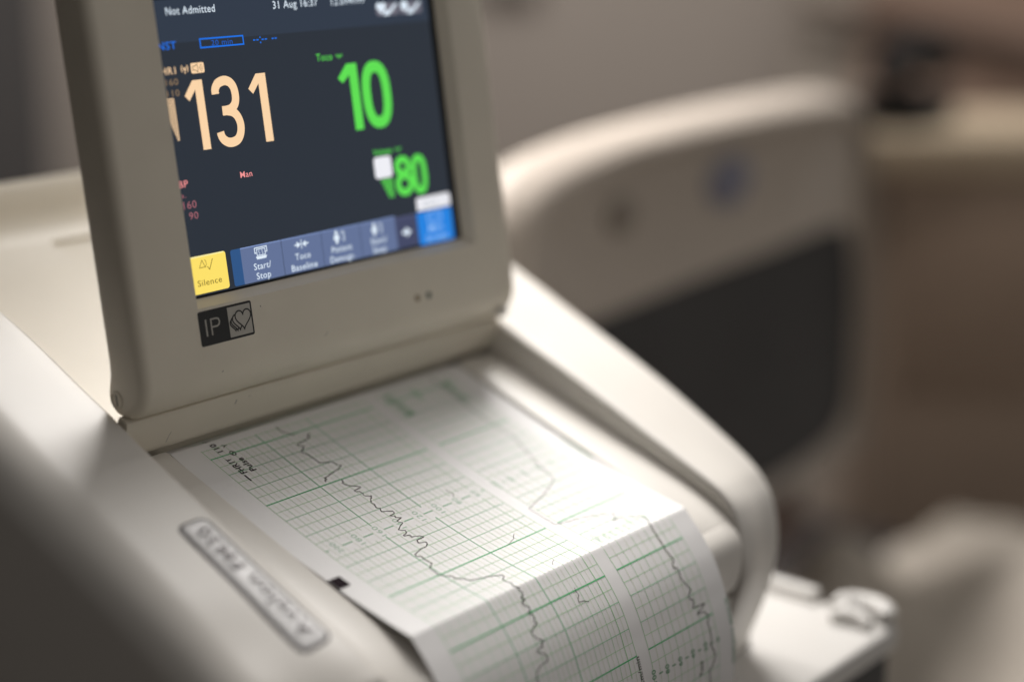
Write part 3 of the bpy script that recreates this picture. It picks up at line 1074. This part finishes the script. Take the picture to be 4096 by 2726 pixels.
BX0, BX1, BY0, BY1 = -47.3, -36.8, -100.0, -38.8
rg = [badge_ring(BX0 - 1.0, BX1 + 1.0, BY0 - 1.0, BY1 + 1.0, 3.6, -0.5), badge_ring(BX0 - 1.0, BX1 + 1.0, BY0 - 1.0, BY1 + 1.0, 3.6, 0.12),
      badge_ring(BX0, BX1, BY0, BY1, 2.8, 0.16)]
me = loft(rg, caps=False, name="badge_edge"); smooth(me, 50)
bd = Draw(None)
badge_me = loft([badge_ring(BX0, BX1, BY0, BY1, 2.8, 0.1), badge_ring(BX0 + .15, BX1 - .15, BY0 + .15, BY1 - .15, 2.7, 0.5), badge_ring(BX0 + .6, BX1 - .6, BY0 + .6, BY1 - .6, 2.3, 0.8),
                 badge_ring(BX0 + 3.4, BX1 - 3.4, BY0 + 3.4, BY1 - 3.4, 1.2, 0.95)], name="badge")
smooth(badge_me, 40)
bo = link("badge", badge_me, rail_l, BADGE)
link("badge_edge", me, rail_l, mat('badge_groove', (0.09, 0.08, 0.078), 0.6, 0.3, 0.05))
BT = Draw(lambda x, y, h: arm_pt(x, y, 1.5 + h))
BT.text("Avalon", 0, 0, 5.0, BADGE_T, 0, width=29, bold=0.15, fn=lambda tx, ty: (-39.6 - ty, -96.5 + tx))
BT.text("FM30", 0, 0, 5.0, BADGE_T, 0, width=20, bold=0.12, fn=lambda tx, ty: (-39.6 - ty, -63.0 + tx))
BT.build("badge_lettering", rail_l, up=Vector((0, 0, 1)))

# ------------------------------------------------------------------ the chart paper
TV = [110, 115, 120, 125, 130, 135, 140, 145, 150, 160, 170, 180, 200, 240]
TY = [-110.2, -114.4, -118.7, -122.9, -127, -130.6, -134, -137.1, -140.2, -145.6, -149.5, -151.8, -153, -153.5]
TZ = [3.55, 1.2, -1.2, -4, -7, -10.4, -14, -17.9, -21.7, -30, -39.2, -48.9, -68.9, -108]


def cr(T_, X_, v):
    i = 0
    while i < len(T_) - 2 and v > T_[i + 1]:
        i += 1
    p0 = X_[max(i - 1, 0)]; p1 = X_[i]; p2 = X_[i + 1]; p3 = X_[min(i + 2, len(X_) - 1)]
    t = (v - T_[i]) / (T_[i + 1] - T_[i])
    h = T_[i + 1] - T_[i]
    m1 = (p2 - (p0 if i else p1)) / (T_[i + 1] - T_[max(i - 1, 0)]) * h if i else (p2 - p1)
    m2 = (p3 - p1) / (T_[min(i + 2, len(X_) - 1)] - T_[i]) * h
    return (2 * t ** 3 - 3 * t * t + 1) * p1 + (t ** 3 - 2 * t * t + t) * m1 + (-2 * t ** 3 + 3 * t * t) * p2 + (t ** 3 - t * t) * m2


def paper(u, v, h=0.0):
    if v <= 110:
        t = (v - 55) / 55
        z = 2.743 * t * t + .806 * t ** 3
        if v < -9:
            z -= (-9 - v) * 0.62
        # faint waviness of a hand-fed sheet, none near the slot and fold
        z += 0.25 * math.sin(u / 21 + v / 37) * math.sin(max(0, min(math.pi, v / 110 * math.pi)))
        return (u, -v, z + h)
    y, z = cr(TV, TY, v), cr(TV, TZ, v)
    y2, z2 = cr(TV, TY, min(v + .5, 239)), cr(TV, TZ, min(v + .5, 239))
    n = Vector((0, -(z - z2), (y - y2))).normalized() if v < 238 else Vector((0, -1, 0))
    n = Vector((0, z2 - z, -(y2 - y))).normalized()
    return (u, y + n.y * h, z + n.z * h)


PP = Draw(paper)
us = [-11 + 149 * k / 30 for k in range(31)]
vs_ = [-9, -8.2] + [-32 + 4 * k for k in range(35)] + [107, 109, 109.7, 110.0, 110.4, 111.5] + [113 + 2.5 * k for k in range(50)]
vs_ = sorted(v for v in set(vs_) if v < 236 and not (105 < v < 107))
grid = {}
for j, v_ in enumerate(vs_):
    for i, u_ in enumerate(us):
        grid[(i, j)] = len(PP.v)
        PP.v.append(paper(u_, v_))
k0 = PP.m(PAPER)
for j in range(len(vs_) - 1):
    for i in range(len(us) - 1):
        PP.f.append([grid[(i, j)], grid[(i, j + 1)], grid[(i + 1, j + 1)], grid[(i + 1, j)]])
        PP.mi.append(k0)
h0 = 0.07
V0, V1 = -15, 225


def vline(u, w, m_, v0=V0, v1=V1, h=h0):
    """line along the paper, following its curve; broken at label rows"""
    v = v0
    while v < v1 - 1e-6:
        e = v + (5 if v < 105 else 2.5)
        if v < 110 < e:
            e = 110
        e = min(e, v1)
        PP.poly([(u - w / 2, v), (u - w / 2, e), (u + w / 2, e), (u + w / 2, v)], m_, h)
        v = e


def hline(v, w, m_, u0, u1, h=h0):
    n = max(1, int((u1 - u0) / 5))
    for k in range(n):
        a, b = u0 + (u1 - u0) * k / n, u0 + (u1 - u0) * (k + 1) / n
        PP.poly([(a, v - w / 2), (a, v + w / 2), (b, v + w / 2), (b, v - w / 2)], m_, h)


LABROW = (60, 160)
for i in range(33):
    u = i * 2.5
    if i in (0, 32):
        vline(u, .22, INK_MED)
    elif i in (10, 20, 30):
        for a, b in ((V0, 56.5), (63.5, 156.5), (163.5, V1)):
            vline(u, .34, INK_MED if i == 30 else INK_BOLD, a, b, h0 + .01)
    elif i % 2 == 0:
        for a, b in ((V0, 56.5), (63.5, 156.5), (163.5, V1)):
            vline(u, .18, INK_MED, a, b)
    else:
        vline(u, .14, INK_THIN)
for i in range(11):
    u = 87 + 4 * i
    vline(u, .22 if i in (0,) else (.17 if i % 2 else .2), INK_MED if i % 2 == 0 else INK_THIN)
v = -15
while v <= 225:
    if v not in LABROW and v != 110:
        hv = v % 30 == 0
        md = v % 10 == 0
        w, m_ = (.5, INK_BOLD) if hv else ((.26, INK_MED) if md else (.19, INK_MED if (v % 10) else INK_MED))
        if md and not hv:
            m_ = INK_GREEN
        hline(v, w, m_, -.1, 80.1, h0 + .02)
        hline(v, w, m_, 86.9, 127.2, h0 + .02)
    v += 5


def ptext(s, u, v, hgt, m_, width=None, bold=0.0, align='LEFT', h=0.12):
    """text that reads towards the slot, tops to the left"""
    PP.text(s, 0, 0, hgt, m_, h, width=width, bold=bold, align=align, fn=lambda tx, ty: (u - ty, v - tx))


for row in LABROW:
    for k, L in enumerate(("200", "180", "160", "140", "120", "100", "80", "60")):
        u = 5 + 10 * k
        ptext(L, u + 1.15, row, 2.3, INK_PALE if row < 100 else INK_GREEN, width=6.0 if len(L) == 3 else 4.0, align='CENTER')
    for k in range(8):
        if k:
            hline(row, .45, INK_GREEN, 10 * k - 2.3, 10 * k + 2.3, h0 + .02)
    hline(row, .45, INK_GREEN, 0, 1.6, h0 + .02)
    hline(row, .45, INK_GREEN, 78.4, 80, h0 + .02)
    tm = INK_DARKGREEN if row > 100 else INK_PALE  # paler ink on the upper row stands in for glare
    for k, L in enumerate(("100", "80", "60", "40", "20", "0")):
        ptext(L, 87 + 8 * k + 1.1, row + (0), 2.3, tm, width={3: 4.8, 2: 3.3, 1: 1.6}[len(L)], bold=0.03, align='CENTER')
        if k < 5:
            hline(row, .45, tm, 90.0 + 8 * k, 92.2 + 8 * k, h0 + .02)
# printed column of green words before the fold
for k, s_ in enumerate(("MEDS", "DIL", "EFF", "STA", "B/P", "TEMP", "PULSE", "O2")):
    ptext(s_, 90.4 + 4.1 * k, 108.4, 1.7, INK_PALE)
ptext("MEDS DIL EFF STA", 93.5, 10.5, 4.2, INK_SMUDGE, width=15, bold=0.35)
ptext("UA mmHg", 123.0, 12.5, 4.0, INK_SMUDGE, width=14, bold=0.35)
ptext("FHR", 106.0, 3, 2.6, INK_GREEN, width=6, bold=0.15)
ptext("REORDER M1911A", 138 - .3, 66, 1.6, INK_DARKGREEN, width=16.5, bold=0.04)
ptext("REORDER M1911A   MADE IN USA", 137.6, 172.5, 1.7, INK_DARKGREEN, width=25.5, bold=0.05)
# black thermal print
PP.poly([(4.7, 12.4), (4.7, 16.1), (5.3, 16.1), (5.3, 12.4)], INK_BLACK, .1)
ptext("FHR1", 7.1, 11.5, 2.7, INK_BLACK, width=7.2, bold=0.2)
PP.line([(4.9, 2.9), (6.9, 2.9)], .35, INK_BLACK, .1); PP.line([(5.0, 3.7), (5.0, 2.1)], .35, INK_BLACK, .1); PP.line([(5.9, 3.4), (5.9, 2.4)], .3, INK_BLACK, .1)
ptext("110 T", 7.4, -2.2, 2.5, INK_BLACK, width=8.8, bold=0.2)
ptext("Pulse", 11.2, 11.7, 2.6, INK_BLACK, width=8.2, bold=0.2)
PP.arc(9.9, 0.1, 1.0, 1.3, 0, 360, .35, INK_BLACK, .1, 16); PP.line([(9.3, 0.9), (10.6, -0.9)], .3, INK_BLACK, .1)
ptext("Y", 11.0, -3.7, 2.0, INK_BLACK, width=2.0, bold=0.06)
ptext("3 cm/min", 83.0 - 2.0, 163.0, 2.3, INK_BLACK, width=12.6, bold=0.09)
ptext("Toco", 116.6, 170.0, 2.3, INK_BLACK, width=5.6, bold=0.12)
for a_ in range(4):
    PP.rect(-10.8, 72.6 + 1.4 * a_, -5.8, 74.0 + 1.4 * a_, INK_MARK, .22)

TR = {"fhr_a": [[35.7, -6.1], [35.5, -4.4], [35.8, -2.4], [37.4, -0.3], [38.6, 1.1]],
      "fhr_b": [[44.4, 3.4], [44.1, 2.5], [42.5, 4.7], [42.8, 3.4], [42.4, 4.7], [39.3, 5.5], [35.5, 6.0], [35.4, 7.0], [37.0, 8.1], [34.8, 9.7], [33.6, 10.2], [33.8, 11.4], [34.7, 13.0], [34.9, 14.4], [34.9, 16.2], [35.0, 18.5], [36.9, 19.4], [39.7, 20.1], [40.4, 22.1], [41.3, 23.5], [39.0, 24.6], [33.2, 26.0], [31.9, 26.5], [30.1, 26.6], [30.5, 27.6], [29.1, 28.0], [29.0, 28.8]],
      "fhr_c": [[35.1, 30.2], [35.0, 31.6], [33.9, 31.8], [34.2, 33.0], [35.4, 34.3], [37.5, 35.7], [38.3, 36.3], [38.3, 37.1], [35.6, 37.4], [34.5, 37.5], [35.0, 38.3], [36.0, 38.7], [36.5, 40.3], [35.8, 40.9], [36.0, 41.8], [38.3, 42.8], [37.7, 43.1], [37.4, 43.7], [36.5, 44.0], [36.0, 45.2], [35.5, 45.5], [35.4, 47.2], [34.7, 48.5], [34.7, 49.3], [35.7, 49.8], [34.9, 51.0], [34.6, 51.8], [36.7, 52.4], [38.5, 53.2], [38.3, 54.5], [37.2, 54.8], [35.5, 54.9], [35.8, 55.4], [37.3, 55.8], [36.5, 56.8], [38.3, 57.7], [35.6, 58.6], [35.6, 59.3], [36.4, 60.1], [36.0, 60.6], [34.2, 61.5], [32.2, 62.8], [34.1, 64.2], [33.3, 65.4], [32.4, 65.8], [31.0, 66.0], [31.1, 66.6], [33.3, 66.9], [33.1, 68.3], [36.0, 69.2], [37.0, 70.4], [33.2, 70.7], [32.4, 72.1], [35.3, 73.0], [34.3, 74.7], [32.8, 75.1], [30.4, 75.4], [28.1, 75.9], [25.8, 76.7], [25.9, 78.0], [27.3, 78.4], [27.1, 79.2], [26.6, 80.8], [27.0, 83.6], [24.0, 85.4], [24.2, 86.8], [23.7, 89.5], [25.1, 91.3], [27.3, 93.5], [26.9, 94.4], [29.3, 96.5], [30.2, 98.2], [31.5, 98.6], [36.5, 99.9], [39.7, 101.2], [42.0, 102.3], [41.6, 103.4], [39.5, 104.7], [40.5, 107.7], [39.3, 109.3], [40.2, 110.2], [40.9, 110.8], [40.2, 111.4], [41.1, 112.6], [40.7, 113.7], [39.1, 114.1], [40.4, 115.2], [38.2, 115.8], [38.5, 116.6], [40.0, 118.1], [39.9, 119.2], [38.2, 119.7], [39.5, 120.8], [39.8, 122.1], [38.9, 123.0], [39.8, 123.9], [37.0, 124.8], [35.4, 125.8], [35.4, 126.9], [36.4, 128.6], [38.8, 130.1], [37.1, 130.6], [37.2, 131.4], [34.1, 131.8], [34.0, 132.4], [37.1, 134.1], [37.5, 136.0], [36.4, 136.5], [32.8, 137.1], [30.8, 137.9], [29.5, 140], [30.5, 144], [28.8, 149], [29.6, 156]],
      "toco": [[119.5, -8], [118.6, 6], [117.9, 18], [118.1, 27.9], [118.6, 33.1], [119.3, 39.4], [116.5, 48.0], [113.8, 55.6], [112.3, 60.9], [111.1, 66.4], [109.9, 68.8], [104.1, 71.7], [96.3, 74.5], [85.1, 77.7], [84.9, 90.2], [86.6, 90.8], [90.0, 91.5], [96.5, 92.5], [101.3, 93.7], [107.5, 96.3], [110.4, 97.8], [108.4, 98.8], [108.9, 100.1], [105.6, 100.7], [111.0, 101.6], [113.3, 102.0], [117.1, 103.5], [118.2, 106.3], [115.9, 110.0], [115.4, 112.4], [115.5, 114.8], [115.4, 119.9], [115.3, 121.6], [116.4, 124.5], [116.3, 126.2], [114.9, 126.8], [114.3, 128.3], [116.3, 128.9], [116.2, 130.6], [115.8, 132.8], [116.8, 134.8], [118.6, 138.0], [116.5, 139.7], [116.5, 141.0], [118.2, 141.9], [117.9, 143.3], [116.6, 144.5], [124.1, 145.1], [122.4, 145.8], [120.2, 146.6], [118.3, 147.3], [121.2, 147.6], [122.8, 148.1], [124.1, 149.6], [124.3, 150.7], [122.8, 152.1], [123.3, 154.7], [123.3, 157.8], [122.2, 160.6], [123.8, 162.9], [124.6, 165.3], [123.7, 167.2], [122.2, 168.6], [120.6, 169.5], [121.4, 175.0], [120.5, 183], [121.8, 195]],
      "m1": [[66.8, 86.3], [64.6, 87.8], [64.4, 88.3], [62.4, 88.9], [59.6, 90.0]], "m2": [[64.9, 106.1], [63.2, 106.9], [61.8, 108.1]],
      "m3": [[63.6, 119.1], [63.3, 120.1], [63.7, 121.9], [62.5, 122.9], [62.0, 124.0], [64.6, 124.4], [66.7, 125.5]], "m4": [[67.0, 52.8], [66.5, 54.0], [67.3, 55.7], [65.9, 57.6]]}
rnd = random.Random(3)


def trace(pts, w, m_, jit=0.12, h=.13):
    out = []
    for a, b in zip(pts[:-1], pts[1:]):
        L = math.hypot(b[0] - a[0], b[1] - a[1])
        n = max(1, int(L / 0.8))
        for k in range(n):
            t = k / n
            out.append((a[0] + (b[0] - a[0]) * t + (rnd.uniform(-jit, jit)), a[1] + (b[1] - a[1]) * t + rnd.uniform(-jit, jit) * .5))
    out.append(tuple(pts[-1]))
    # short separate quads so that sharp turns stay clean
    for i, (a, b) in enumerate(zip(out[:-1], out[1:])):
        A, B = Vector(a), Vector(b)
        if (B - A).length < 1e-4:
            continue
        t = (B - A).normalized()
        n = Vector((-t.y, t.x)) * w * rnd.uniform(.42, .58)
        e = t * w * .2
        PP.poly([A - e - n, B + e - n, B + e + n, A - e + n], m_, h + (i % 7) * .003)


trace(TR["fhr_a"], .3, INK_BLACK); trace(TR["fhr_b"], .3, INK_BLACK)
trace(TR["fhr_c"], .3, INK_BLACK, .2)
trace(TR["toco"][:10], .3, INK_GREY, .05); trace(TR["toco"][9:27], .22, INK_GREY, .05); trace(TR["toco"][26:], .36, INK_BLACK, .06)
for k in ("m1", "m2", "m4"):
    trace(TR[k], .18, INK_GREY, .08)
trace(TR["m3"], .22, INK_BLACK, .08)
po = PP.build("chart_paper", None, DEV)
me = po.data
for p in me.polygons:
    want = Vector((0, -0.4, 1))
    if p.normal.dot(want) < 0:
        p.flip()
    p.use_smooth = p.material_index == k0
me.update()
tag(po, "white paper with green grid and black heart trace folding down over the monitor's front", "paper chart")
